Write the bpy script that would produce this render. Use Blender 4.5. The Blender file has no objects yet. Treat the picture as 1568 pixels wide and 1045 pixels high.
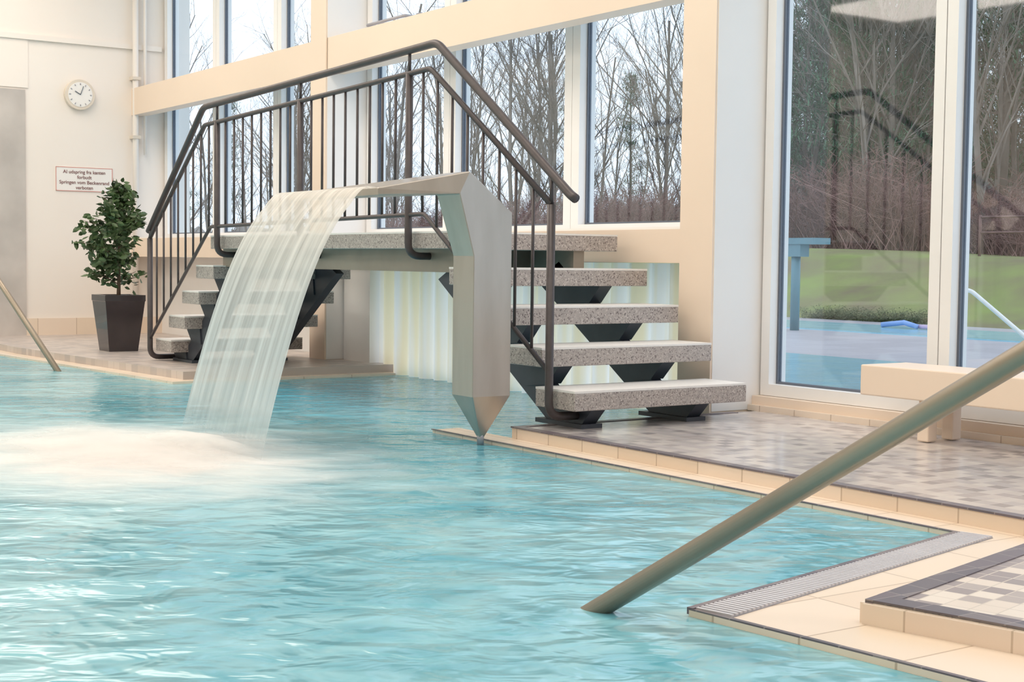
import bpy, math, random
from mathutils import Vector, Matrix
random.seed(7)
ZO=0.757
CP,SP=0.8241,0.5664
scene=bpy.context.scene
# ---------------------------------------------------------------- node helpers
def newmat(name):
    m=bpy.data.materials.new(name); m.use_nodes=True
    nt=m.node_tree; b=nt.nodes['Principled BSDF']; return m,nt,b
def L(nt,a,b): nt.links.new(a,b)
def simple(name,col,rough=.5,metal=0,var=.06,scale=6,bump=0,bscale=40,coat=0,col2=None):
    m,nt,b=newmat(name)
    tc=nt.nodes.new('ShaderNodeTexCoord'); n=nt.nodes.new('ShaderNodeTexNoise'); n.inputs['Scale'].default_value=scale; n.inputs['Detail'].default_value=4
    L(nt,tc.outputs['Object'],n.inputs['Vector'])
    r=nt.nodes.new('ShaderNodeValToRGB'); r.color_ramp.elements[0].position=.3; r.color_ramp.elements[1].position=.7
    r.color_ramp.elements[0].color=[max(0,c*(1-var)) for c in col]+[1]; r.color_ramp.elements[1].color=[min(1,c*(1+var)) for c in (col2 or col)]+[1]
    L(nt,n.outputs['Fac'],r.inputs['Fac']); L(nt,r.outputs['Color'],b.inputs['Base Color'])
    b.inputs['Roughness'].default_value=rough; b.inputs['Metallic'].default_value=metal
    if coat: b.inputs['Coat Weight'].default_value=coat
    if bump:
        n2=nt.nodes.new('ShaderNodeTexNoise'); n2.inputs['Scale'].default_value=bscale; L(nt,tc.outputs['Object'],n2.inputs['Vector'])
        bp=nt.nodes.new('ShaderNodeBump'); bp.inputs['Strength'].default_value=bump; bp.inputs['Distance'].default_value=.01
        L(nt,n2.outputs['Fac'],bp.inputs['Height']); L(nt,bp.outputs['Normal'],b.inputs['Normal'])
    return m
def tilemat(name,cell,cols,grout,gw=.04,rot=0,rough=.35,const=True):
    m,nt,b=newmat(name)
    tc=nt.nodes.new('ShaderNodeTexCoord'); mp=nt.nodes.new('ShaderNodeMapping'); mp.inputs['Rotation'].default_value=(0,0,rot)
    cx,cy=(cell if isinstance(cell,tuple) else (cell,cell))
    L(nt,tc.outputs['Object'],mp.inputs['Vector'])
    sc=nt.nodes.new('ShaderNodeVectorMath'); sc.operation='MULTIPLY'; sc.inputs[1].default_value=(1/cx,1/cy,0); L(nt,mp.outputs['Vector'],sc.inputs[0])
    fl=nt.nodes.new('ShaderNodeVectorMath'); fl.operation='FLOOR'; L(nt,sc.outputs[0],fl.inputs[0])
    wn=nt.nodes.new('ShaderNodeTexWhiteNoise'); wn.noise_dimensions='2D'; L(nt,fl.outputs[0],wn.inputs['Vector'])
    r=nt.nodes.new('ShaderNodeValToRGB'); r.color_ramp.interpolation='CONSTANT' if const else 'LINEAR'
    els=r.color_ramp.elements
    while len(els)<len(cols): els.new(.5)
    for i,c in enumerate(cols):
        els[i].position=i/len(cols) if const else i/(max(1,len(cols)-1)); els[i].color=list(c)+[1]
    L(nt,wn.outputs['Value'],r.inputs['Fac'])
    fr=nt.nodes.new('ShaderNodeVectorMath'); fr.operation='FRACTION'; L(nt,sc.outputs[0],fr.inputs[0])
    sx=nt.nodes.new('ShaderNodeSeparateXYZ'); L(nt,fr.outputs[0],sx.inputs[0])
    def edge(o,g):
        a=nt.nodes.new('ShaderNodeMath'); a.operation='LESS_THAN'; a.inputs[1].default_value=g; L(nt,o,a.inputs[0]); return a.outputs[0]
    e1=edge(sx.outputs['X'],gw); e2=edge(sx.outputs['Y'],gw*(cx/cy))
    mx=nt.nodes.new('ShaderNodeMath'); mx.operation='MAXIMUM'; L(nt,e1,mx.inputs[0]); L(nt,e2,mx.inputs[1])
    mix=nt.nodes.new('ShaderNodeMix'); mix.data_type='RGBA'; L(nt,mx.outputs[0],mix.inputs['Factor'])
    L(nt,r.outputs['Color'],mix.inputs['A']); mix.inputs['B'].default_value=list(grout)+[1]
    L(nt,mix.outputs['Result'],b.inputs['Base Color']); b.inputs['Roughness'].default_value=rough
    return m
M={}
M['cream']=simple('cream_paint',(.86,.71,.58),.45,var=.02,scale=1.5)
M['white']=simple('white_paint',(.88,.87,.86),.4,var=.02,scale=2)
M['wall']=simple('wall_paint',(.88,.82,.76),.6,var=.02,scale=1)
M['warmwall']=simple('warm_wall_paint',(.84,.66,.54),.7,var=.04,scale=1)
M['ceil']=simple('ceiling_paint',(.86,.74,.65),.7,var=.04,scale=.7)
M['steel_dark']=simple('charcoal_steel',(.075,.062,.064),.42,metal=.2,var=.12,scale=20)
M['stringer']=simple('painted_stringer_steel',(.04,.048,.065),.45,var=.15,scale=8)
M['fascia']=simple('bronze_beam',(.27,.24,.20),.4,metal=.2,var=.1,scale=5)
M['gasket']=simple('rubber_gasket',(.13,.15,.19),.5)
M['nosing']=simple('tread_nosing',(.84,.82,.80),.45,var=.03,scale=60)
M['brass']=simple('satin_handrail_steel',(.38,.31,.24),.34,metal=.4,var=.05,scale=3)
M['pot']=simple('glossy_pot',(.035,.027,.03),.25,var=.1,coat=.4)
M['soil']=simple('soil',(.05,.03,.02),.9,bump=.6)
M['bark']=simple('bark',(.16,.11,.08),.9,var=.3,scale=15,bump=.4)
M['gutter']=simple('gutter_steel',(.36,.36,.40),.35,metal=.3,var=.1)
M['slat']=simple('gutter_slat',(.62,.61,.65),.35,var=.05)
M['darkedge']=tilemat('dark_edge_tile',(.1,.1),[(.13,.11,.13),(.16,.13,.15),(.19,.16,.17)],(.28,.24,.24),.04)
M['marble']=simple('grey_marble',(.56,.52,.49),.3,var=.14,scale=2.5)
M['clockface']=simple('clock_face',(.87,.85,.82),.4,var=.01)
M['clockrim']=simple('clock_rim',(.74,.66,.56),.35)
M['red']=simple('sign_red',(.60,.20,.16),.5)
M['signtext']=simple('sign_text',(.22,.10,.10),.5)
M['skyblue']=simple('teal_post',(.12,.25,.29),.4)
M['paving']=tilemat('pale_paving',(.6,.6),[(.50,.46,.48),(.53,.49,.51),(.55,.51,.53)],(.42,.39,.41),.03)
M['float_blue']=simple('float_vinyl',(.28,.42,.75),.4); M['float_pink']=simple('float_pink_vinyl',(.60,.42,.62),.4)
M['coping']=tilemat('coping_tile',(.245,.37),[(.82,.69,.56),(.84,.71,.59),(.80,.66,.53)],(.56,.44,.34),.025)
M['copingrot']=tilemat('coping_tile_rot',(.245,.40),[(.82,.69,.58),(.84,.72,.60)],(.58,.47,.37),.02,rot=-math.radians(13.5))
M['deck']=tilemat('deck_mosaic',.062,[(.44,.40,.40),(.61,.56,.54),(.52,.48,.48),(.58,.53,.51),(.34,.31,.32),(.64,.59,.56),(.48,.45,.45)],(.55,.51,.49),.07,rough=.2)
M['deckrot']=tilemat('deck_mosaic_rot',.062,[(.33,.28,.28),(.74,.65,.57),(.45,.39,.37),(.77,.69,.61)],(.62,.55,.48),.06,rot=-math.radians(13.5))
M['leftdeck']=tilemat('left_deck_mosaic',.1,[(.56,.49,.45),(.62,.55,.51),(.48,.43,.41)],(.50,.44,.41),.06)
def terrazzo():
    m,nt,b=newmat('terrazzo')
    tc=nt.nodes.new('ShaderNodeTexCoord'); v=nt.nodes.new('ShaderNodeTexVoronoi'); v.inputs['Scale'].default_value=170; L(nt,tc.outputs['Object'],v.inputs['Vector'])
    s=nt.nodes.new('ShaderNodeSeparateColor'); L(nt,v.outputs['Color'],s.inputs[0])
    r=nt.nodes.new('ShaderNodeValToRGB'); r.color_ramp.interpolation='CONSTANT'
    cs=[(0,(.19,.16,.155)),(.10,(.40,.355,.335)),(.45,(.45,.40,.375)),(.72,(.35,.315,.295)),(.90,(.57,.52,.49))]
    e=r.color_ramp.elements
    while len(e)<5: e.new(.5)
    for i,(p,c) in enumerate(cs): e[i].position=p; e[i].color=list(c)+[1]
    L(nt,s.outputs[0],r.inputs['Fac']); L(nt,r.outputs['Color'],b.inputs['Base Color']); b.inputs['Roughness'].default_value=.4
    return m
M['terrazzo']=terrazzo()
def brushed(name,c1,c2):
    m,nt,b=newmat(name)
    tc=nt.nodes.new('ShaderNodeTexCoord'); mp=nt.nodes.new('ShaderNodeMapping'); mp.inputs['Scale'].default_value=(6,6,1.2)
    n=nt.nodes.new('ShaderNodeTexNoise'); n.inputs['Scale'].default_value=2; n.inputs['Detail'].default_value=6
    L(nt,tc.outputs['Object'],mp.inputs['Vector']); L(nt,mp.outputs['Vector'],n.inputs['Vector'])
    r=nt.nodes.new('ShaderNodeValToRGB'); r.color_ramp.elements[0].position=.35; r.color_ramp.elements[1].position=.65
    r.color_ramp.elements[0].color=list(c1)+[1]; r.color_ramp.elements[1].color=list(c2)+[1]
    L(nt,n.outputs['Fac'],r.inputs['Fac']); L(nt,r.outputs['Color'],b.inputs['Base Color'])
    b.inputs['Metallic'].default_value=.7; b.inputs['Roughness'].default_value=.3
    return m
M['fountain']=brushed('brushed_steel',(.43,.39,.35),(.48,.44,.40))
def glass():
    m=bpy.data.materials.new('window_glass'); m.use_nodes=True; nt=m.node_tree; nt.nodes.clear()
    o=nt.nodes.new('ShaderNodeOutputMaterial'); mx=nt.nodes.new('ShaderNodeMixShader'); t=nt.nodes.new('ShaderNodeBsdfTransparent'); g=nt.nodes.new('ShaderNodeBsdfGlossy')
    t.inputs[0].default_value=(.94,.97,1,1); g.inputs['Roughness'].default_value=.03; mx.inputs[0].default_value=.07
    L(nt,t.outputs[0],mx.inputs[1]); L(nt,g.outputs[0],mx.inputs[2]); L(nt,mx.outputs[0],o.inputs[0]); return m
M['glass']=glass()
def curtain():
    m=bpy.data.materials.new('strip_curtain'); m.use_nodes=True; nt=m.node_tree; nt.nodes.clear()
    o=nt.nodes.new('ShaderNodeOutputMaterial'); mx=nt.nodes.new('ShaderNodeMixShader'); d=nt.nodes.new('ShaderNodeBsdfDiffuse'); t=nt.nodes.new('ShaderNodeBsdfTranslucent')
    tc=nt.nodes.new('ShaderNodeTexCoord'); mp=nt.nodes.new('ShaderNodeMapping'); mp.inputs['Scale'].default_value=(11,0,.3); n=nt.nodes.new('ShaderNodeTexNoise'); n.inputs['Scale'].default_value=1
    L(nt,tc.outputs['Object'],mp.inputs['Vector']); L(nt,mp.outputs['Vector'],n.inputs['Vector'])
    r=nt.nodes.new('ShaderNodeValToRGB'); r.color_ramp.elements[0].position=.42; r.color_ramp.elements[1].position=.60
    r.color_ramp.elements[0].color=(1,.97,.92,1); r.color_ramp.elements[1].color=(1,.88,.62,1)
    L(nt,n.outputs['Fac'],r.inputs['Fac'])
    L(nt,r.outputs['Color'],d.inputs['Color']); L(nt,r.outputs['Color'],t.inputs['Color']); mx.inputs[0].default_value=.65
    L(nt,d.outputs[0],mx.inputs[1]); L(nt,t.outputs[0],mx.inputs[2]); L(nt,mx.outputs[0],o.inputs[0]); return m
M['curtain']=curtain()
FC=(-5.85,2.1,-.068)
def water(name,cA,cB,foam_and_glow=False,rough=.10,bs=.35,ior=1.42):
    m,nt,b=newmat(name)
    tc=nt.nodes.new('ShaderNodeTexCoord')
    m0=nt.nodes.new('ShaderNodeMapping'); m0.inputs['Rotation'].default_value=(0,0,-math.radians(55.5))
    mp=nt.nodes.new('ShaderNodeMapping'); mp.inputs['Scale'].default_value=(.9,1.25,1)
    L(nt,tc.outputs['Object'],m0.inputs['Vector']); L(nt,m0.outputs['Vector'],mp.inputs['Vector'])
    def noise(sc,det,dis):
        n=nt.nodes.new('ShaderNodeTexNoise'); n.inputs['Scale'].default_value=sc; n.inputs['Detail'].default_value=det; n.inputs['Distortion'].default_value=dis; L(nt,mp.outputs['Vector'],n.inputs['Vector']); return n
    def dist(c,rx,ry):
        sub=nt.nodes.new('ShaderNodeVectorMath'); sub.operation='SUBTRACT'; sub.inputs[1].default_value=c; L(nt,tc.outputs['Object'],sub.inputs[0])
        ml=nt.nodes.new('ShaderNodeVectorMath'); ml.operation='MULTIPLY'; ml.inputs[1].default_value=(1/rx,1/ry,0); L(nt,sub.outputs[0],ml.inputs[0])
        ln=nt.nodes.new('ShaderNodeVectorMath'); ln.operation='LENGTH'; L(nt,ml.outputs[0],ln.inputs[0]); return ln.outputs['Value']
    n=noise(.7,2,.3); n3=noise(4,3,.8)
    ad=nt.nodes.new('ShaderNodeMath'); ad.operation='MULTIPLY_ADD'; ad.inputs[1].default_value=.45; L(nt,n3.outputs['Fac'],ad.inputs[0])
    hf=nt.nodes.new('ShaderNodeMath'); hf.operation='MULTIPLY'; hf.inputs[1].default_value=.55; L(nt,n.outputs['Fac'],hf.inputs[0]); L(nt,hf.outputs[0],ad.inputs[2])
    r=nt.nodes.new('ShaderNodeValToRGB'); r.color_ramp.elements[0].position=.38; r.color_ramp.elements[1].position=.62
    r.color_ramp.elements[0].color=list(cA)+[1]; r.color_ramp.elements[1].color=list(cB)+[1]
    L(nt,ad.outputs[0],r.inputs['Fac'])
    col=r.outputs['Color']
    if foam_and_glow:
        # azure underwater glow of the swim-through channel, painted into the water colour
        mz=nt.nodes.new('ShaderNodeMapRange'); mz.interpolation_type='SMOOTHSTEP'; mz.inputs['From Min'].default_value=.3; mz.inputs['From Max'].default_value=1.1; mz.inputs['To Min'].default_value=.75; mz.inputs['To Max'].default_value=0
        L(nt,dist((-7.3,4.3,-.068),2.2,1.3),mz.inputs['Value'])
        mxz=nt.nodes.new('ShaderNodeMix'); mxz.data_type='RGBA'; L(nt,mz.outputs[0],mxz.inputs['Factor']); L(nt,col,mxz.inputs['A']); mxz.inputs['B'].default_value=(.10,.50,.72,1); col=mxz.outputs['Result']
        nf=noise(3,4,.4)
        a2=nt.nodes.new('ShaderNodeMath'); a2.operation='MULTIPLY_ADD'; a2.inputs[1].default_value=.7; L(nt,nf.outputs['Fac'],a2.inputs[0]); L(nt,dist(FC,1.6,1.1),a2.inputs[2])
        mr=nt.nodes.new('ShaderNodeMapRange'); mr.interpolation_type='SMOOTHSTEP'; mr.inputs['From Min'].default_value=.45; mr.inputs['From Max'].default_value=1.5; mr.inputs['To Min'].default_value=1; mr.inputs['To Max'].default_value=0
        L(nt,a2.outputs[0],mr.inputs['Value'])
        mix=nt.nodes.new('ShaderNodeMix'); mix.data_type='RGBA'; L(nt,mr.outputs[0],mix.inputs['Factor']); L(nt,col,mix.inputs['A']); mix.inputs['B'].default_value=(.80,.77,.75,1)
        col=mix.outputs['Result']
        rr=nt.nodes.new('ShaderNodeMath'); rr.operation='MULTIPLY_ADD'; rr.inputs[1].default_value=.5; rr.inputs[2].default_value=rough; L(nt,mr.outputs[0],rr.inputs[0]); L(nt,rr.outputs[0],b.inputs['Roughness'])
    else: b.inputs['Roughness'].default_value=rough
    L(nt,col,b.inputs['Base Color'])
    nb=noise(3.0,2,.5); nb2=noise(8,2,.6)
    sm_=nt.nodes.new('ShaderNodeMath'); sm_.operation='MULTIPLY_ADD'; sm_.inputs[1].default_value=.35; L(nt,nb2.outputs['Fac'],sm_.inputs[0]); L(nt,nb.outputs['Fac'],sm_.inputs[2])
    bp=nt.nodes.new('ShaderNodeBump'); bp.inputs['Strength'].default_value=bs; bp.inputs['Distance'].default_value=.07; L(nt,sm_.outputs[0],bp.inputs['Height']); L(nt,bp.outputs['Normal'],b.inputs['Normal'])
    b.inputs['IOR'].default_value=ior
    return m
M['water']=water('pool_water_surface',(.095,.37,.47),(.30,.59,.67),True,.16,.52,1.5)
M['outwater']=water('outdoor_water_surface',(.30,.57,.68),(.40,.65,.74),False,.15,.2)
def fall():
    m=bpy.data.materials.new('falling_water'); m.use_nodes=True; nt=m.node_tree; b=nt.nodes['Principled BSDF']; o=nt.nodes['Material Output']
    tc=nt.nodes.new('ShaderNodeTexCoord'); mp=nt.nodes.new('ShaderNodeMapping'); mp.inputs['Scale'].default_value=(28,.6,.5); n=nt.nodes.new('ShaderNodeTexNoise'); n.inputs['Scale'].default_value=1; n.inputs['Detail'].default_value=4
    L(nt,tc.outputs['UV'],mp.inputs['Vector']); L(nt,mp.outputs['Vector'],n.inputs['Vector'])
    s=nt.nodes.new('ShaderNodeSeparateXYZ'); L(nt,tc.outputs['UV'],s.inputs[0])
    g=nt.nodes.new('ShaderNodeValToRGB'); g.color_ramp.elements[0].color=(.94,.85,.77,1); g.color_ramp.elements[1].color=(.74,.82,.84,1); g.color_ramp.elements[0].position=.12; g.color_ramp.elements[1].position=.75
    L(nt,s.outputs['Y'],g.inputs['Fac'])
    r=nt.nodes.new('ShaderNodeMapRange'); r.inputs['From Min'].default_value=.3; r.inputs['From Max'].default_value=.65; r.inputs['To Min'].default_value=.82; r.inputs['To Max'].default_value=1.06; L(nt,n.outputs['Fac'],r.inputs['Value'])
    mu=nt.nodes.new('ShaderNodeVectorMath'); mu.operation='SCALE'; L(nt,g.outputs['Color'],mu.inputs[0]); L(nt,r.outputs[0],mu.inputs['Scale'])
    L(nt,mu.outputs[0],b.inputs['Base Color']); b.inputs['Roughness'].default_value=.4
    t=nt.nodes.new('ShaderNodeBsdfTransparent'); tl=nt.nodes.new('ShaderNodeBsdfTranslucent'); L(nt,mu.outputs[0],tl.inputs['Color'])
    m1=nt.nodes.new('ShaderNodeMixShader'); m1.inputs[0].default_value=.4; L(nt,b.outputs[0],m1.inputs[1]); L(nt,tl.outputs[0],m1.inputs[2])
    mr=nt.nodes.new('ShaderNodeMapRange'); mr.inputs['From Min'].default_value=.3; mr.inputs['From Max'].default_value=.65; mr.inputs['To Min'].default_value=.30; mr.inputs['To Max'].default_value=.05; L(nt,n.outputs['Fac'],mr.inputs['Value'])
    m3=nt.nodes.new('ShaderNodeMapRange'); m3.interpolation_type='SMOOTHSTEP'; m3.inputs['From Min'].default_value=.84; m3.inputs['From Max'].default_value=1.0; m3.inputs['To Min'].default_value=0; m3.inputs['To Max'].default_value=.85; L(nt,s.outputs['Y'],m3.inputs['Value'])
    mxx=nt.nodes.new('ShaderNodeMath'); mxx.operation='MAXIMUM'; L(nt,mr.outputs[0],mxx.inputs[0]); L(nt,m3.outputs[0],mxx.inputs[1])
    m2=nt.nodes.new('ShaderNodeMixShader'); L(nt,mxx.outputs[0],m2.inputs[0]); L(nt,m1.outputs[0],m2.inputs[1]); L(nt,t.outputs[0],m2.inputs[2]); L(nt,m2.outputs[0],o.inputs[0])
    return m
M['fall']=fall()
def spray():
    m=bpy.data.materials.new('foam_spray'); m.use_nodes=True; nt=m.node_tree; b=nt.nodes['Principled BSDF']; o=nt.nodes['Material Output']
    b.inputs['Base Color'].default_value=(.86,.83,.81,1); b.inputs['Roughness'].default_value=.9
    tc=nt.nodes.new('ShaderNodeTexCoord'); s=nt.nodes.new('ShaderNodeSeparateXYZ'); L(nt,tc.outputs['UV'],s.inputs[0])
    n=nt.nodes.new('ShaderNodeTexNoise'); n.inputs['Scale'].default_value=3; n.inputs['Detail'].default_value=3; L(nt,tc.outputs['Object'],n.inputs['Vector'])
    a=nt.nodes.new('ShaderNodeMath'); a.operation='MULTIPLY_ADD'; a.inputs[1].default_value=.5; L(nt,n.outputs['Fac'],a.inputs[0]); L(nt,s.outputs['X'],a.inputs[2])
    mr=nt.nodes.new('ShaderNodeMapRange'); mr.interpolation_type='SMOOTHSTEP'; mr.inputs['From Min'].default_value=.35; mr.inputs['From Max'].default_value=1.15; mr.inputs['To Min'].default_value=.45; mr.inputs['To Max'].default_value=1; L(nt,a.outputs[0],mr.inputs['Value'])
    t=nt.nodes.new('ShaderNodeBsdfTransparent'); m2=nt.nodes.new('ShaderNodeMixShader'); L(nt,mr.outputs[0],m2.inputs[0]); L(nt,b.outputs[0],m2.inputs[1]); L(nt,t.outputs[0],m2.inputs[2]); L(nt,m2.outputs[0],o.inputs[0])
    return m
M['spray']=spray()
M['leaf']=simple('leaf',(.07,.12,.045),.4,var=.5,scale=9)
M['treebark']=simple('winter_bark',(.22,.19,.16),.95,var=.3,scale=1.5)
M['needles']=simple('pine_needles',(.11,.21,.12),.8,var=.4,scale=2)
M['twigs']=simple('bramble_twigs',(.24,.14,.12),.9,var=.35,scale=3)
M['hedge']=simple('hedge_leaf',(.11,.13,.06),.8,var=.4,scale=3)
M['forest']=simple('distant_wood',(.30,.275,.25),.95,var=.25,scale=.8)
M['grass']=simple('grass',(.23,.18,.10),.9,var=.12,scale=.9,bump=.5,bscale=10,col2=(.22,.26,.07))
# ---------------------------------------------------------------- mesh builder
class B:
    def __init__(s): s.v=[]; s.f=[]; s.mi=[]; s.mats=[]; s.sm=[]
    def m(s,mat):
        mm=M[mat]
        if mm not in s.mats: s.mats.append(mm)
        return s.mats.index(mm)
    def add(s,vs,fs,mat,smooth=False):
        o=len(s.v); s.v+= [tuple(v) for v in vs]; k=s.m(mat)
        for f in fs: s.f.append([i+o for i in f]); s.mi.append(k); s.sm.append(smooth)
    def box(s,x0,x1,y0,y1,z0,z1,mat):
        if x0>x1:x0,x1=x1,x0
        if y0>y1:y0,y1=y1,y0
        if z0>z1:z0,z1=z1,z0
        s.add([(x0,y0,z0),(x1,y0,z0),(x1,y1,z0),(x0,y1,z0),(x0,y0,z1),(x1,y0,z1),(x1,y1,z1),(x0,y1,z1)],
              [(0,3,2,1),(4,5,6,7),(0,1,5,4),(1,2,6,5),(2,3,7,6),(3,0,4,7)],mat); return s
    def prism(s,poly,z0,z1,mat):
        n=len(poly); vs=[(x,y,z0) for x,y in poly]+[(x,y,z1) for x,y in poly]
        ar=sum(poly[i][0]*poly[(i+1)%n][1]-poly[(i+1)%n][0]*poly[i][1] for i in range(n))
        fs=[tuple(range(n,2*n)),tuple(range(n-1,-1,-1))]+[(i,(i+1)%n,(i+1)%n+n,i+n) for i in range(n)]
        if ar<0: fs=[tuple(reversed(f)) for f in fs]
        s.add(vs,fs,mat); return s
    def prismY(s,poly,y0,y1,mat):
        n=len(poly); vs=[(x,y0,z) for x,z in poly]+[(x,y1,z) for x,z in poly]
        ar=sum(poly[i][0]*poly[(i+1)%n][1]-poly[(i+1)%n][0]*poly[i][1] for i in range(n))
        fs=[tuple(range(n)),tuple(range(2*n-1,n-1,-1))]+[(i+n,(i+1)%n+n,(i+1)%n,i) for i in range(n)]
        if ar<0: fs=[tuple(reversed(f)) for f in fs]
        s.add(vs,fs,mat); return s
    def tube(s,pts,r,mat,n=10,r2=None,cap=True):
        pts=[Vector(p) for p in pts]; k=len(pts)
        t0=(pts[1]-pts[0]).normalized(); up=Vector((0,0,1)) if abs(t0.z)<.9 else Vector((1,0,0))
        nrm=(up-t0*up.dot(t0)).normalized(); vs=[]
        for i in range(k):
            if i==0: t=t0
            elif i==k-1: t=(pts[-1]-pts[-2]).normalized()
            else: t=((pts[i+1]-pts[i]).normalized()+(pts[i]-pts[i-1]).normalized()).normalized()
            nrm=(nrm-t*nrm.dot(t)).normalized(); bn=t.cross(nrm)
            rr=r if r2 is None else r+(r2-r)*i/(k-1)
            for j in range(n):
                a=2*math.pi*j/n; vs.append(pts[i]+nrm*math.cos(a)*rr+bn*math.sin(a)*rr)
        fs=[(i*n+j,i*n+(j+1)%n,(i+1)*n+(j+1)%n,(i+1)*n+j) for i in range(k-1) for j in range(n)]
        if cap: fs+=[tuple(reversed(range(n))),tuple(range((k-1)*n,k*n))]
        s.add(vs,fs,mat,n>5); return s
    def obj(s,name,parent=None,dz=ZO,bevel=0,loc=None):
        me=bpy.data.meshes.new(name); me.from_pydata([(x,y,z+dz) for x,y,z in s.v],[],s.f)
        for m in s.mats: me.materials.append(m)
        me.polygons.foreach_set('material_index',s.mi); me.polygons.foreach_set('use_smooth',s.sm); me.update()
        ob=bpy.data.objects.new(name,me); scene.collection.objects.link(ob)
        if bevel:
            md=ob.modifiers.new('bevel','BEVEL'); md.width=bevel; md.segments=2; md.limit_method='ANGLE'
        if parent: ob.parent=parent
        if loc: ob.location=loc
        return ob
def empty(name):
    e=bpy.data.objects.new(name,None); scene.collection.objects.link(e); return e
def fillet(pts,rad,seg=6):
    pts=[Vector(p) for p in pts]; out=[pts[0]]
    for i in range(1,len(pts)-1):
        a=(pts[i-1]-pts[i]); b=(pts[i+1]-pts[i]); r=min(rad,a.length*.49,b.length*.49)
        p0=pts[i]+a.normalized()*r; p2=pts[i]+b.normalized()*r
        for k in range(seg+1):
            t=k/seg; out.append(p0*(1-t)**2+pts[i]*2*t*(1-t)+p2*t*t)
    out.append(pts[-1]); return out
# ---------------------------------------------------------------- room
DK=-.757; WT=-.825; CO=-.810; CEIL=3.3
XL=-13.9; XR=4.0; YB=-6.0
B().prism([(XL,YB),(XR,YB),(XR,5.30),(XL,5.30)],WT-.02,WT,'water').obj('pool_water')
w=B(); w.box(XL-.2,XL,YB,5.6,-1.3,CEIL,'wall'); w.obj('wall_left')
B().box(XL,XR,YB-.2,YB,-1.3,CEIL,'warmwall').obj('wall_front')
B().box(XR,XR+.2,YB,5.6,-1.3,CEIL,'warmwall').obj('wall_right')
B().box(XL-.2,XR+.2,YB-.2,5.6,CEIL,CEIL+.2,'ceil').obj('ceiling')
UX,UY=.9724,.2334
P=(-2.215,2.50)
B().prism([(-5.90,3.60),(-2.83,3.594),(-2.52,2.243),(-1.853,2.318),(XR,2.95),(XR,5.5),(-5.42,5.5),(-5.42,3.75),(-5.90,3.75)],-1.3,CO,'coping').obj('floor_pool_coping')
B().prism([(-5.42,3.745),(XR,3.745),(XR,5.5),(-5.42,5.5)],CO,DK,'deck').obj('floor_deck')
q=(P[0]+UX*5.33,P[1]+UY*5.33)
B().prism([(-2.53,3.7449),P,q],CO,DK,'deckrot').obj('floor_deck_entry')
t=B()
t.box(-5.425,-2.535,3.735,3.745,CO,DK-.004,'coping')
t.box(-5.43,-2.52,3.73,3.775,DK-.004,DK+.003,'darkedge')
t.box(-5.43,-5.385,3.775,5.1,DK-.004,DK+.003,'darkedge')
t.obj('trim_deck_edge')
t=B()
def strip(b,p0,p1,w,off,z0,z1,mat,s0=0,s1=0):
    d=Vector((p1[0]-p0[0],p1[1]-p0[1])).normalized(); n=Vector((-d.y,d.x))
    a=Vector(p0)+n*off+d*s0; c=Vector(p1)+n*off-d*s1
    b.prism([tuple(a),tuple(c),tuple(c+n*w),tuple(a+n*w)],z0,z1,mat)
strip(t,P,q,.06,0,DK-.004,DK+.003,'darkedge'); strip(t,(-2.53,3.745),P,.06,0,DK-.004,DK+.003,'darkedge',0,.06)
strip(t,P,q,.012,-.012,CO,DK-.006,'copingrot'); strip(t,(-2.53,3.745),P,.012,-.012,CO,DK-.006,'copingrot')
t.obj('trim_deck_entry_edge')
g=B(); A0=Vector((-2.83,3.594)); B0=Vector((-2.52,2.243)); d=(B0-A0); Ln=d.length; d.normalize(); n=Vector((-d.y,d.x))
def q4(a,b_,w0,w1,z0,z1,mat): 
    g.prism([tuple(a+n*w0),tuple(b_+n*w0),tuple(b_+n*w1),tuple(a+n*w1)],z0,z1,mat)
q4(A0,B0,-.006,.012,CO-.01,CO+.006,'darkedge'); q4(A0,B0,.012,.115,CO,CO+.002,'gutter')
for i in range(int(Ln/.018)):
    a=A0+d*(i*.018); q4(a,a+d*.010,.014,.113,CO+.002,CO+.007,'slat')
g.obj('gutter_grating')
g=B(); g.box(-5.9,-2.83,3.592,3.604,CO,CO+.004,'darkedge')
g.prism([(-2.52,2.243),(-1.853,2.318),(-1.855,2.330),(-2.515,2.257)],CO,CO+.004,'darkedge'); g.prism([(-1.853,2.318),(XR,2.95),(XR,2.962),(-1.855,2.330)],CO,CO+.004,'darkedge')
g.obj('trim_waterline')
l=B(); l.prism([(XL,3.25),(-12.08,3.25),(-8.98,3.50),(-8.98,5.3),(XL,5.3)],-1.3,CO,'coping')
l.prism([(XL,3.38),(-12.1,3.38),(-9.10,3.62),(-9.10,5.3),(XL,5.3)],CO,DK,'leftdeck'); l.obj('floor_deck_far')
# window wall
wl=B()
CF=5.0
for x0,x1 in [(-5.73,-5.48),(-9.99,-9.74)]:
    wl.box(x0,x1,CF-.012,5.5,-1.3,CEIL-.002,'cream')
    wl.box(x1,x1+.004,CF,5.5,DK+.003,CEIL-.002,'white')  # window light on the cream column's side, painted on as a white face
wl.box(XL,-5.74,CF,5.14,1.38,1.64,'cream'); wl.box(XL,-5.74,5.14,5.32,1.55,1.62,'white')
wl.box(-5.47,XR,CF+.2,5.5,1.9,2.1,'cream')
wl.box(XL,-5.74,CF,5.5,0.0,.178,'cream')
wl.box(XL,-5.74,CF+.02,5.48,.178,.19,'white')
wl.box(XL,-10.0,5.30,5.5,-.8,-.001,'white')
wl.box(-5.475,XR,5.28,5.5,DK-.1,DK+.075,'cream')
wl.box(-5.475,XR,5.25,5.28,DK,DK+.03,'coping')
wl.box(XL,XR,5.3,5.5,3.1,CEIL-.001,'white')
wl.obj('wall_window_side')
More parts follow.
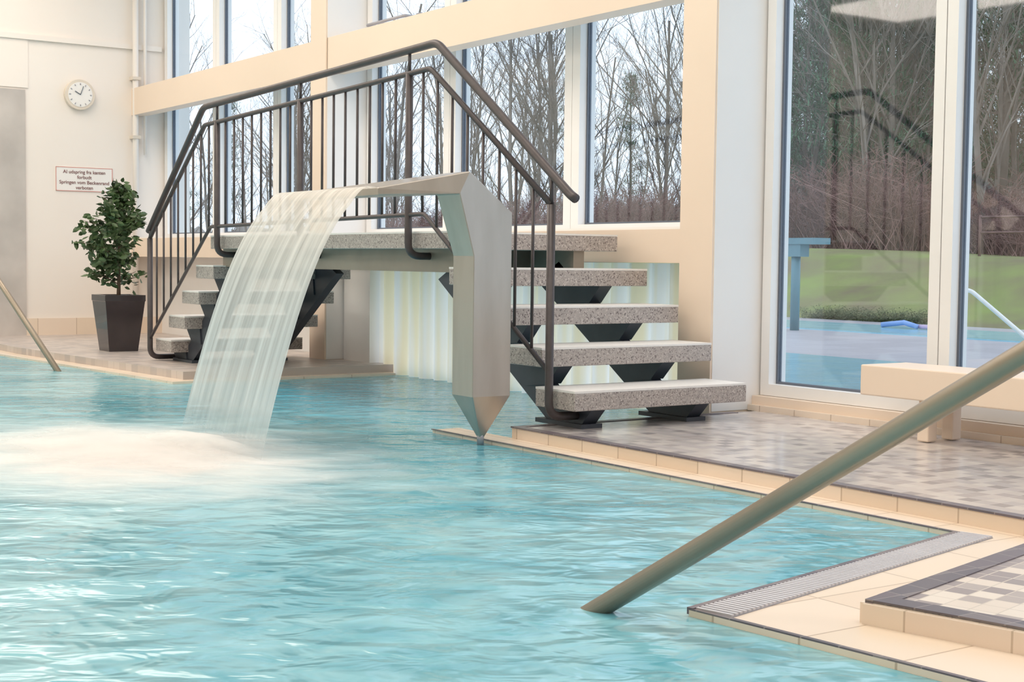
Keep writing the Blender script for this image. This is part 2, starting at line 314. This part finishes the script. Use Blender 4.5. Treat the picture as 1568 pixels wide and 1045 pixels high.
o=B(); o.tube(fillet([(-9.5,5.33,1.72),(-9.5,5.20,1.72),(-8.95,5.20,1.72),(-8.95,5.33,1.72)],.02),.012,'gutter',8); o.box(-9.53,-9.47,5.31,5.33,1.69,1.75,'gutter'); o.box(-8.98,-8.92,5.31,5.33,1.69,1.75,'gutter'); o.obj('window_opener_bar')
def windowpane(i,x0,x1,z0,z1,fr=.055,fb=None,ft=None):
    fb=fr if fb is None else fb; ft=fr if ft is None else ft
    b=B(); y0,y1=5.33,5.45
    b.box(x0,x0+fr,y0,y1,z0,z1,'white'); b.box(x1-fr,x1,y0,y1,z0,z1,'white')
    b.box(x0+fr,x1-fr,y0,y1,z0,z0+fb,'white'); b.box(x0+fr,x1-fr,y0,y1,z1-ft,z1,'white')
    g=.012; ya,yb_=5.382,5.41
    b.box(x0+fr,x0+fr+g,ya,yb_,z0+fb,z1-ft,'gasket'); b.box(x1-fr-g,x1-fr,ya,yb_,z0+fb,z1-ft,'gasket')
    b.box(x0+fr+g,x1-fr-g,ya,yb_,z0+fb,z0+fb+g,'gasket'); b.box(x0+fr+g,x1-fr-g,ya,yb_,z1-ft-g,z1-ft,'gasket')
    b.box(x0+fr+g,x1-fr-g,5.393,5.399,z0+fb+g,z1-ft-g,'glass')
    b.obj('window_%d'%i)
i=1
bays=[(-13.88,-12.6),(-12.6,-11.3),(-11.3,-10.0),(-9.73,-8.55),(-8.55,-7.14),(-7.14,-5.74)]
for a,c in bays:
    windowpane(i,a+.002,c-.002,.192,1.56,.075,.035,.06); i+=1
    windowpane(i,a+.002,c-.002,1.62,3.1,.075); i+=1
for a,c in [(-5.47,-4.33),(-4.33,-3.1),(-3.1,-1.9),(-1.9,-.7),(-.7,.5),(.5,1.7),(1.7,2.9),(2.9,3.98)]:
    windowpane(i,a+.003,c-.003,DK+.077,1.9,.06); i+=1
    windowpane(i,a+.003,c-.003,2.1,3.1,.06); i+=1
c=B(); N=300; x0,x1=-9.3,-5.76; vs=[];fs=[]
for k in range(N+1):
    x=x0+(x1-x0)*k/N; y=5.20+.03*math.sin(k*.42)+.012*math.sin(k*.17+1)
    vs+=[(x,y,WT+.001),(x,y,-.002)]
for k in range(N): fs.append((2*k,2*k+2,2*k+3,2*k+1))
c.add(vs,fs,'curtain',True); c.obj('strip_curtain')
f=B(); f.box(-9.72,-9.32,5.14,5.28,WT,-.002,'white')
f.tube(fillet([(-7.95,5.16,-.30),(-7.95,5.10,-.30),(-7.95,5.10,-.52),(-7.95,5.16,-.52)],.02),.008,'gutter'); f.obj('door_pool_exit')
w=B()
w.box(XL,XL+.03,YB,5.3,2.02,2.07,'wall'); w.box(XL,XL+.012,YB,4.0,1.57,2.02,'wall'); w.obj('trim_wall_ledge')
w=B(); w.box(XL,XL+.02,2.6,3.97,DK,1.55,'marble'); w.obj('trim_marble_panel')
w=B(); w.box(XL,XL+.025,3.97,5.3,DK,DK+.16,'coping'); w.obj('baseboard_left')
w=B(); w.tube([(XL+.06,5.02,DK+.25),(XL+.06,5.02,CEIL)],.028,'wall',12); w.tube([(XL+.05,5.12,1.0),(XL+.05,5.12,CEIL)],.016,'wall',10)
for z in (1.15,1.72,2.6,0.0): w.box(XL,XL+.1,4.98,5.06,z,z+.03,'clockrim')
w.obj('wall_pipe')
e=empty('wall_clock'); cb=B(); cx,cy,cz=XL,4.48,1.54
def discX(b,x,y,z,r,mat,h=.02,n=36):
    vs=[]
    for xx in (x,x+h):
        for k in range(n):
            a=2*math.pi*k/n; vs.append((xx,y+r*math.cos(a),z+r*math.sin(a)))
    fs=[(k,(k+1)%n,(k+1)%n+n,k+n) for k in range(n)]+[tuple(range(n,2*n)),tuple(reversed(range(n)))]
    b.add(vs,fs,mat)
discX(cb,cx,cy,cz,.145,'clockrim',.05); cb.obj('rim',e,bevel=.004)
cb=B(); discX(cb,cx+.05,cy,cz,.118,'clockface',.004); cb.obj('face',e)
cb=B()
for k in range(12):
    a=2*math.pi*k/12; cb.tube([(cx+.057,cy+.092*math.sin(a),cz+.092*math.cos(a)),(cx+.057,cy+.108*math.sin(a),cz+.108*math.cos(a))],.004,'gutter',6)
for a,l_,r in ((math.radians(-60),.06,.004),(math.radians(20),.085,.003)): cb.tube([(cx+.06,cy,cz),(cx+.06,cy+l_*math.sin(a),cz+l_*math.cos(a))],r,'gasket',6)
cb.obj('hands',e)
e=empty('warning_sign'); sb=B(); sb.box(XL,XL+.008,4.255,4.806,.62,.85,'clockface'); sb.obj('plate',e)
sb=B()
for a in ((4.255,4.806,.845,.85),(4.255,4.806,.62,.625),(4.255,4.26,.62,.85),(4.801,4.806,.62,.85)): sb.box(XL+.008,XL+.010,*a,'red')
sb.obj('border',e)
for k,tx in enumerate(['Al udspring fra kanten','forbudt','Springen vom Beckenrand','verboten']):
    cu=bpy.data.curves.new('sign_text','FONT'); cu.body=tx; cu.size=.046; cu.align_x='CENTER'; cu.offset=.0006; cu.materials.append(M['signtext'])
    o=bpy.data.objects.new('text_line',cu); scene.collection.objects.link(o); o.parent=e
    o.rotation_euler=(math.pi/2,0,math.pi/2); o.location=(XL+.011,4.53,.79-k*.05+ZO)
# ---------------------------------------------------------------- bridge stairs
br=empty('footbridge_stairs')
RISE=.181; GO=.254; XC=-7.675; YN,YF=3.86,4.9
tr=B(); ns=B()
def tread(xf,xb,top):
    tr.box(xf,xb,YN,YF,top-.09,top-.010,'terrazzo'); ns.box(xf,xb,YN,YF,top-.010,top,'nosing')
for k in range(1,5):
    xf=-5.12-(k-1)*GO; top=DK+RISE*k
    tread(xf,xf-.30,top); tread(2*XC-xf,2*XC-xf+.30,top-.02)
LX1=-5.12-4*GO; LX0=2*XC-LX1; LZ=DK+5*RISE
tread(LX0,LX1,LZ)
tr.obj('treads',br,bevel=.004); ns.obj('nosings',br)
st=B()
for y0 in (3.99,4.62):
    for mir in (0,1):
        def X(x): return 2*XC-x if mir else x
        st.prismY([(X(-5.27),DK+.01),(X(-5.50),DK+.01),(X(LX1-.36),-.10),(X(LX1-.15),-.0)],y0,y0+.06,'stringer')
        for k in range(1,5):
            xf=-5.12-(k-1)*GO; t0=DK+RISE*k-.09-(.02 if mir else 0)
            st.prismY([(X(xf-.03),t0),(X(xf-.28),t0),(X(xf-.30),t0-.11),(X(xf-.12),t0-.09)],y0-.01,y0+.07,'stringer')
        st.box(X(-5.20),X(-5.56),y0-.03,y0+.09,DK,DK+.02,'stringer')
st.obj('stringers',br)
fb=B(); 
for y0 in (3.95,4.62): fb.box(LX0,LX1-.02,y0,y0+.07,LZ-.21,LZ-.09,'fascia')
for x in (-6.6,-7.675,-8.75): fb.box(x-.04,x+.04,4.02,4.62,LZ-.2,LZ-.09,'fascia')
fb.obj('landing_beams',br)
YR=3.82
ba=B()
hand=[(-5.08,YR,.275),(-5.12,YR,.295),(-6.25,YR,1.087),(-9.24,YR,1.005),(-10.27,YR,.185)]
ba.tube(fillet(hand,.05),.021,'steel_dark',12)
low=[(-5.26,YR,.255),(-6.31,YR,.965),(-9.22,YR,.885),(-10.24,YR,.135)]
ba.tube(fillet(low,.03),.015,'steel_dark',8)
bot=[(-5.26,YR,-.50),(-6.36,YR,.235),(-9.12,YR,.205),(-10.24,YR,-.60)]
ba.tube(fillet(bot,.03),.012,'steel_dark',8)
def interp(pl,x):
    for a,b in zip(pl,pl[1:]):
        if b[0]<=x<=a[0]: return a[2]+(b[2]-a[2])*(x-a[0])/(b[0]-a[0])
    return pl[-1][2] if x<pl[-1][0] else pl[0][2]
posts=[(-5.26,-.70,3.99),(-6.52,.02,3.98),(-7.78,.02,3.98),(-9.01,.02,3.98),(-10.24,-.733,3.99)]
for x,zb,ye in posts:
    ba.tube(fillet([(x,YR,interp(low,x)),(x,YR,zb),(x,ye+.03,zb)],.07),.02,'steel_dark',10)
    ba.tube([(x,YR,interp(low,x)),(x,YR,interp(hand,x))],.009,'steel_dark',8)
for a,b in zip(posts,posts[1:]):
    n=9
    for k in range(1,n):
        x=a[0]+(b[0]-a[0])*k/n
        ba.tube([(x,YR,interp(bot,x)),(x,YR,interp(low,x))],.0075,'steel_dark',6)
ba.obj('balustrade',br)
# ---------------------------------------------------------------- fountain
fo=empty('waterfall_fountain')
fp=B()
x1,x0=-5.32,-5.49; yb,yf=3.65,3.449; xm=(x0+x1)/2; ym=(yb+yf)/2
pts=[]
def V(x,y,z): pts.append((x,y,z)); return len(pts)-1
tip=[V(xm+.012,ym-.012,-.79),V(xm+.012,ym+.012,-.79),V(xm-.012,ym+.012,-.79),V(xm-.012,ym-.012,-.79)]
lo=[V(x1,yf,-.60),V(x1,yb,-.60),V(x0,yb,-.60),V(x0,yf,-.60)]
el=[V(x1,yf,.02),V(x1,yb,.215),V(x0,yb,.215),V(x0,yf,.02)]
ar=[V(x1,3.373,.288),V(x1,3.425,.388),V(x0-.02,3.425,.388),V(x0-.02,3.373,.288)]
lp=[V(-5.41,3.02,.272),V(-5.41,3.02,.305),V(-6.28,3.02,.305),V(-6.28,3.02,.272)]
F=[]
def ring(a,b): 
    for k in range(4): F.append((a[k],a[(k+1)%4],b[(k+1)%4],b[k]))
ring(tip,lo); ring(lo,el); ring(el,ar); ring(ar,lp); F.append(tuple(reversed(tip)));F.append(tuple(lp))
fp.add(pts,F,'fountain'); fp.obj('post_and_spout',fo,bevel=.004)
fp=B(); fp.tube([(xm,ym,WT),(xm,ym,-.77)],.016,'gutter',12); fp.obj('foot_pin',fo)
sh=B(); nu,nv=110,60; vs=[]
for j in range(nv+1):
    s=j/nv; tt=s**.8; yy=.535*tt; zz=.30-3.93*yy*yy+.02*math.sin(min(1,tt*4)*math.pi)
    for i2 in range(nu+1):
        u=i2/nu; xa=-5.42; xb=-6.28-.03*tt
        x=xa+(xb-xa)*u
        rp=(.004*math.sin(u*31+1.5)+.003*math.sin(u*77+2+s)+.0015*math.sin(u*140))*min(1,tt*2)
        edge=.02*math.sin(u*math.pi)
        vs.append((x,3.03-yy-rp-edge*tt,max(WT+.001,zz)))
fs=[(j*(nu+1)+i2,j*(nu+1)+i2+1,(j+1)*(nu+1)+i2+1,(j+1)*(nu+1)+i2) for j in range(nv) for i2 in range(nu)]
sh.add(vs,fs,'fall',True); so=sh.obj('falling_water_sheet',fo)
ul=so.data.uv_layers.new(name='UVMap')
for lp_ in so.data.loops:
    k=lp_.vertex_index; ul.data[lp_.index].uv=((k%(nu+1))/nu,(k//(nu+1))/nv)
for nm,cx_,cy_,rx,ry,hh in (('splash_foam',-5.85,2.40,.70,.30,.06),('splash_foam_spread',-5.95,2.08,1.4,.78,.035)):
    f=B(); nr,na=16,60; vs=[(cx_,cy_,WT+hh)]; uvs=[0]
    for a_ in range(1,nr+1):
        for k in range(na):
            an=2*math.pi*k/na; rad=a_/nr*(1+.08*math.sin(an*5)+.05*math.sin(an*9+1)); h_=hh*max(0,1-(a_/nr)**2)**1.3
            vs.append((cx_+rx*rad*math.cos(an),cy_+ry*rad*math.sin(an),WT+.002+h_)); uvs.append(a_/nr)
    fs=[(0,1+k,1+(k+1)%na) for k in range(na)]+[(1+(a_-1)*na+k,1+a_*na+k,1+a_*na+(k+1)%na,1+(a_-1)*na+(k+1)%na) for a_ in range(1,nr) for k in range(na)]
    f.add(vs,fs,'spray',True); o=f.obj(nm,fo); ul=o.data.uv_layers.new(name='UVMap')
    for lp_ in o.data.loops: ul.data[lp_.index].uv=(uvs[lp_.vertex_index],0)
# ---------------------------------------------------------------- handrails
hr=B(); s=1.62; a0=Vector((-2.684,2.097,WT)); dr=Vector((UX,UY,.649))
p0=a0-dr*.03; p1=a0+dr*s; hr.tube(fillet([p0,p1,p1+Vector((.25*UX,.25*UY,0)),(p1.x+.25*UX,p1.y+.25*UY,CO)],.12),.0245,'brass',24); hr.obj('pool_handrail')
hr=B(); a=Vector((-10.36,3.18,WT)); c_=Vector((-11.3,3.02,-.19)); dd=c_-a
hr.tube(fillet([a-dd*.03,a+dd*1.3,a+dd*1.3+Vector((-.4,0,0)),a+dd*1.3+Vector((-.4,0,-.85))],.1),.022,'brass',16); hr.obj('pool_handrail')
be=B(); be.box(-4.42,-1.2,4.92,5.22,-.575,-.44,'cream')
for x in (-4.10,-2.2): be.box(x-.03,x+.03,4.96,5.02,DK+.003,-.60,'cream'); be.box(x-.03,x+.03,5.12,5.18,DK+.003,-.60,'cream'); be.box(x-.025,x+.025,4.96,5.18,-.60,-.575,'cream')
be.obj('low_bench',bevel=.006)
# ---------------------------------------------------------------- plant
pl=empty('potted_ficus'); PX,PY=-11.37,3.98
pb=B(); hb,ht=.118,.165; H=.45
def sq(h,z): return [(PX-h,PY-h,z),(PX+h,PY-h,z),(PX+h,PY+h,z),(PX-h,PY+h,z)]
vs=sq(hb,DK)+sq(ht-.004,DK+H-.05)+sq(ht,DK+H-.048)+sq(ht,DK+H)+sq(ht-.02,DK+H)+sq(ht-.03,DK+H-.04)
fs=[(3,2,1,0)]+[(4*r+k,4*r+(k+1)%4,4*r+4+(k+1)%4,4*r+4+k) for r in range(5) for k in range(4)]
pb.add(vs,fs,'pot'); pb.obj('pot',pl,bevel=.004)
pb=B(); pb.add(sq(ht-.03,DK+H-.041),[(0,1,2,3)],'soil'); pb.obj('soil',pl)
pb=B(); zt=DK+H-.045
pb.tube([(PX,PY,zt),(PX+.01,PY,zt+.2),(PX-.01,PY+.01,zt+.5),(PX+.01,PY,zt+.9)],.018,'bark',8,.006)
rnd=random.Random(3)
tips=[]
for k in range(64):
    z=zt+.16+.74*rnd.random(); f_=(z-zt-.16)/.76
    R=.27*math.sin(math.pi*min(1,(.20+.80*f_))**.9)*(.75+.35*rnd.random())+.03
    a=rnd.random()*6.28; p=Vector((PX,PY,z-.05)); e_=Vector((PX+R*math.cos(a),PY+R*math.sin(a),z+.04))
    pb.tube([p,(p+e_)/2+Vector((0,0,.01)),e_],.004,'bark',5,.002); tips.append((p,e_))
pb.obj('trunk_and_branches',pl)
lf=B()
for p,e_ in tips:
    for q_ in range(20):
        t_=.3+.75*rnd.random(); c0=p.lerp(e_,t_)+Vector([rnd.gauss(0,.025) for _ in range(3)])
        dv=Vector([rnd.gauss(0,1),rnd.gauss(0,1),rnd.gauss(-.1,.6)]).normalized(); sd=dv.cross(Vector([rnd.gauss(0,1) for _ in range(3)])).normalized(); nn=dv.cross(sd)
        l_=.045+.03*rnd.random(); wd=l_*.30
        lf.add([c0,c0+dv*l_*.35+sd*wd+nn*.004,c0+dv*l_*.75+sd*wd*.8+nn*.002,c0+dv*l_*1.1,c0+dv*l_*.75-sd*wd*.8+nn*.002,c0+dv*l_*.35-sd*wd+nn*.004,c0+dv*l_*.55-nn*.004],
               [(0,1,6),(1,2,6),(2,3,6),(3,4,6),(4,5,6),(5,0,6)],'leaf')
lf.obj('leaves',pl)
# ---------------------------------------------------------------- outdoors
def hgt(x,y):
    t_=max(0,min(1,(y-17)/4.0)); t_=t_*t_*(3-2*t_); return -.87+1.12*t_+(.06*math.sin(x*.5)+.05*math.sin(x*.23+1))*t_
gr=B(); nx,ny=90,60; vs=[]
for j in range(ny+1):
    for k in range(nx+1):
        x=-75+95*k/nx; y=5.6+ (70)*(j/ny)**1.5; vs.append((x,y,hgt(x,y)))
gr.add(vs,[(j*(nx+1)+k,j*(nx+1)+k+1,(j+1)*(nx+1)+k+1,(j+1)*(nx+1)+k) for j in range(ny) for k in range(nx)],'grass',True); gr.obj('ground_lawn')
B().prism([(-40,5.6),(10,5.6),(10,16.9),(-40,16.9)],-.865,-.85,'paving').obj('ground_terrace')
o=B(); o.prism([(-14,5.62),(6,5.62),(6,9.9),(-14,9.9)],-.85,-.835,'outwater'); o.prism([(-30,13.95),(6,13.95),(6,15.8),(-30,15.8)],-.85,-.835,'outwater'); o.obj('outdoor_pool_water')
o=B(); o.tube([(-13.35,13.6,-.85),(-13.35,13.6,.26)],.06,'skyblue',10); o.box(-13.5,-12.95,13.5,13.8,.26,.34,'skyblue'); o.box(-13.45,-13.2,13.52,13.68,.1,.26,'skyblue'); o.obj('outdoor_shower_post')
o=B(); o.tube(fillet([(-6.2,7.6,-.834),(-6.1,7.55,-.16),(-5.8,7.43,-.146),(-4.3,6.85,-.834)],.05),.013,'white',12); o.obj('outdoor_handrail')
o=B()
for k in range(7): o.tube([(-17+1.6*k,22.0,hgt(-17+1.6*k,22.0)-.05),(-17+1.6*k,22.0,hgt(-17+1.6*k,22.0)+.75)],.03,'twigs',6)
o.tube([(-17,22.0,.90),(-7.4,22.0,.90)],.02,'twigs',6); o.tube([(-17,22.0,.62),(-7.4,22.0,.62)],.02,'twigs',6); o.obj('garden_fence')
o=B()
o.tube([(-13.3,15.2,-.80),(-13.0,15.3,-.76),(-12.7,15.2,-.80)],.035,'float_blue',10); o.tube([(-12.7,15.25,-.80),(-12.2,15.1,-.80)],.028,'float_pink',10); o.obj('pool_float')
fwd=Vector((-CP,SP,0)); rgt=Vector((SP,CP,0))
def fin(b):
    me=b.obj('tmp',dz=0); m_=me.data; bpy.data.objects.remove(me); return m_
def tree(seed,H=9,lean=.05):
    r=random.Random(seed); b=B()
    def br_(p,d,l,rad,dep):
        pts_=[p]; dd=d.copy(); segs=3
        for k in range(segs):
            dd=(dd+Vector([r.gauss(0,.09) for _ in range(3)])+Vector((0,0,.05))).normalized(); pts_.append(pts_[-1]+dd*l/segs)
        b.tube(pts_,rad,'treebark',5 if dep<2 else 3,rad*.5,cap=False)
        if dep>=4: return
        nch=[12,6,4,3][dep]
        for k in range(nch):
            t_=(.12 if dep==0 else .22)+.80*(k+r.random())/nch; t_=min(.99,t_); seg=min(segs-1,int(t_*segs)); fr=t_*segs-seg
            q_=pts_[seg].lerp(pts_[seg+1],min(1,fr))
            a=r.random()*6.28; ax=Vector((math.cos(a),math.sin(a),0)); ax=(ax-dd*ax.dot(dd)).normalized()
            ang=r.uniform(.4,.95); nd=(dd*math.cos(ang)+ax*math.sin(ang)); nd.z+=.15; nd.normalize()
            br_(q_,nd,l*r.uniform(.32,.50),rad*(.42-.15*t_)+.0015,dep+1)
    br_(Vector((0,0,0)),Vector((r.gauss(0,lean),r.gauss(0,lean),1)).normalized(),H,.085,0)
    return fin(b)
def pine(seed):
    r=random.Random(seed); b=B(); H=11
    b.tube([(0,0,0),(.1,0,4),(0,.1,H)],.13,'treebark',6,.04)
    for k in range(60):
        z=2.6+8.4*r.random(); a=r.random()*6.28; l_=(1.0-z/13)*2.6*r.uniform(.6,1); e_=Vector((l_*math.cos(a),l_*math.sin(a),z+.3)); s_=Vector((0,0,z))
        b.tube([s_,e_],.03,'treebark',3,.01,cap=False)
        for q_ in range(80):
            c0=s_.lerp(e_,.3+.75*r.random())+Vector([r.gauss(0,.16) for _ in range(3)]); dv=Vector([r.gauss(0,1) for _ in range(3)]).normalized(); sd=dv.cross(Vector((0,0,1))).normalized()
            b.add([c0-sd*.022,c0+sd*.022,c0+dv*.28],[(0,1,2)],'needles')
    return fin(b)
def shrub(seed,mat,leafy=False):
    r=random.Random(seed); b=B()
    for k in range(200):
        p=Vector((r.uniform(-1.3,1.3),r.uniform(-.6,.6),0)); d_=Vector((r.gauss(0,.4),r.gauss(0,.4),1)).normalized(); l_=r.uniform(.4,1.8)
        m1=p+d_*l_*.5; e_=m1+(d_+Vector((r.gauss(0,.4),r.gauss(0,.4),0)))*l_*.5
        b.tube([p,m1,e_],.009,mat,3,.004,cap=False)
        for q_ in range(4):
            c0=m1.lerp(e_,r.random()); b.tube([c0,c0+Vector((r.gauss(0,.25),r.gauss(0,.25),r.uniform(.05,.3)))],.005,mat,3,.003,cap=False)
        if leafy:
            for q_ in range(14):
                c0=p.lerp(e_,r.random())+Vector([r.gauss(0,.06) for _ in range(3)]); dv=Vector([r.gauss(0,1) for _ in range(3)]).normalized(); sd=dv.cross(Vector((.3,.2,1))).normalized()
                b.add([c0-sd*.03,c0+sd*.03,c0+dv*.1],[(0,1,2)],mat)
    return fin(b)
wood=empty('winter_woodland')
tm=[tree(11),tree(12,10),tree(13,8),tree(14,9.5)]; pm=[pine(1),pine(2)]; sm=[shrub(1,'twigs'),shrub(2,'twigs')]; hm=[shrub(3,'hedge',True)]
rr=random.Random(21)
def place(me,nm,dmin,dmax,t0,t1,s0,s1):
    while True:
        d_=rr.uniform(dmin,dmax); t_=rr.uniform(t0,t1); p=fwd*d_+rgt*(t_*d_)
        if p.y>23.5 or p.x<-24: break
    o=bpy.data.objects.new(nm,me); scene.collection.objects.link(o); o.parent=wood
    o.location=(p.x,p.y,hgt(p.x,p.y)+ZO-.03); o.rotation_euler=(0,0,rr.uniform(0,6.28)); k=rr.uniform(s0,s1); o.scale=(k,k,k)
for k in range(52): place(tm[k%4],'bare_tree',36,62,-.42,.13,.5,.85)
for k in range(50): place(tm[k%4],'bare_tree',38,66,-.42,.13,.28,.45)
for k in range(84): place(tm[k%4],'bare_tree',30,62,.1,.55,.6,1.05)
for k in range(30): place(tm[k%4],'bare_tree',32,60,.12,.55,.3,.5)
for k in range(34): place(pm[k%2],'pine_tree',34,56,.14,.5,.7,1.1)
for k in range(4): place(pm[k%2],'pine_tree',45,60,-.3,.1,.5,.7)
for k in range(40): place(sm[k%2],'bramble_bush',32,50,-.1,.12,.5,1.1)
for k in range(70): place(sm[k%2],'bramble_bush',28,42,.12,.55,.6,1.3)
for k in range(2):
    o=bpy.data.objects.new('hedge_shrub',hm[0]); scene.collection.objects.link(o); o.parent=wood; o.location=(-15.9+1.3*k,17.15,-.87+ZO); o.scale=(.5,.4,.14)
fw=B(); N=500; vs=[]
for k in range(N+1):
    a=-.75+1.55*k/N; p=(fwd+rgt*a).normalized()*72; h=1.5+4.2*max(0,min(1,(a-.08)/.1))+.2*math.sin(k*.17)+.15*math.sin(k*.6)+rr.uniform(-.15,.15)
    vs+=[(p.x,p.y,-1),(p.x*.98,p.y*.98,h*.5),(p.x,p.y,h)]
fw.add(vs,[(3*k+j,3*k+3+j,3*k+4+j,3*k+1+j) for k in range(N) for j in range(2)],'forest',True); fw.obj('distant_treeline')
# ---------------------------------------------------------------- light
w=bpy.data.worlds.new('World'); scene.world=w; w.use_nodes=True; nt=w.node_tree
bg=nt.nodes['Background']; tcw=nt.nodes.new('ShaderNodeTexCoord'); nz=nt.nodes.new('ShaderNodeTexNoise'); nz.inputs['Scale'].default_value=1.5; L(nt,tcw.outputs['Generated'],nz.inputs['Vector'])
rp_=nt.nodes.new('ShaderNodeValToRGB'); rp_.color_ramp.elements[0].color=(.66,.77,.90,1); rp_.color_ramp.elements[1].color=(.80,.86,.92,1); L(nt,nz.outputs['Fac'],rp_.inputs['Fac']); L(nt,rp_.outputs['Color'],bg.inputs['Color']); bg.inputs['Strength'].default_value=1.4
def area(x,y,z,sx,sy,pw,col,rot=(0,0,0)):
    l=bpy.data.lights.new('ceiling_light','AREA'); l.shape='RECTANGLE'; l.size=sx; l.size_y=sy; l.energy=pw; l.color=col
    o=bpy.data.objects.new('ceiling_light',l); scene.collection.objects.link(o); o.location=(x,y,z+ZO); o.rotation_euler=rot
for x in (-12.0,-8.5,-4.8,-.8):
    for y in (-3.8,-.2,3.2): area(x,y,CEIL-.03,2.6,1.6,47,(1,.87,.76))
# ---------------------------------------------------------------- camera
cam=bpy.data.cameras.new('camera'); co=bpy.data.objects.new('camera',cam); scene.collection.objects.link(co); scene.camera=co
phi=math.atan(.0552); rho=.012
F0=Vector((-CP,SP,0)); R0=Vector((SP,CP,0)); Z=Vector((0,0,1))
Fd=F0*math.cos(phi)-Z*math.sin(phi); U0=Z*math.cos(phi)+F0*math.sin(phi)
Rt=R0*math.cos(rho)+U0*math.sin(rho); Up=U0*math.cos(rho)-R0*math.sin(rho)
mt=Matrix.Identity(4)
for k in range(3): mt[k][0]=Rt[k]; mt[k][1]=Up[k]; mt[k][2]=-Fd[k]
mt[2][3]=ZO; co.matrix_world=mt
cam.sensor_width=36; cam.lens=36*2219/1568; cam.clip_end=300
scene.view_settings.view_transform='Standard'
scene.view_settings.exposure=.42
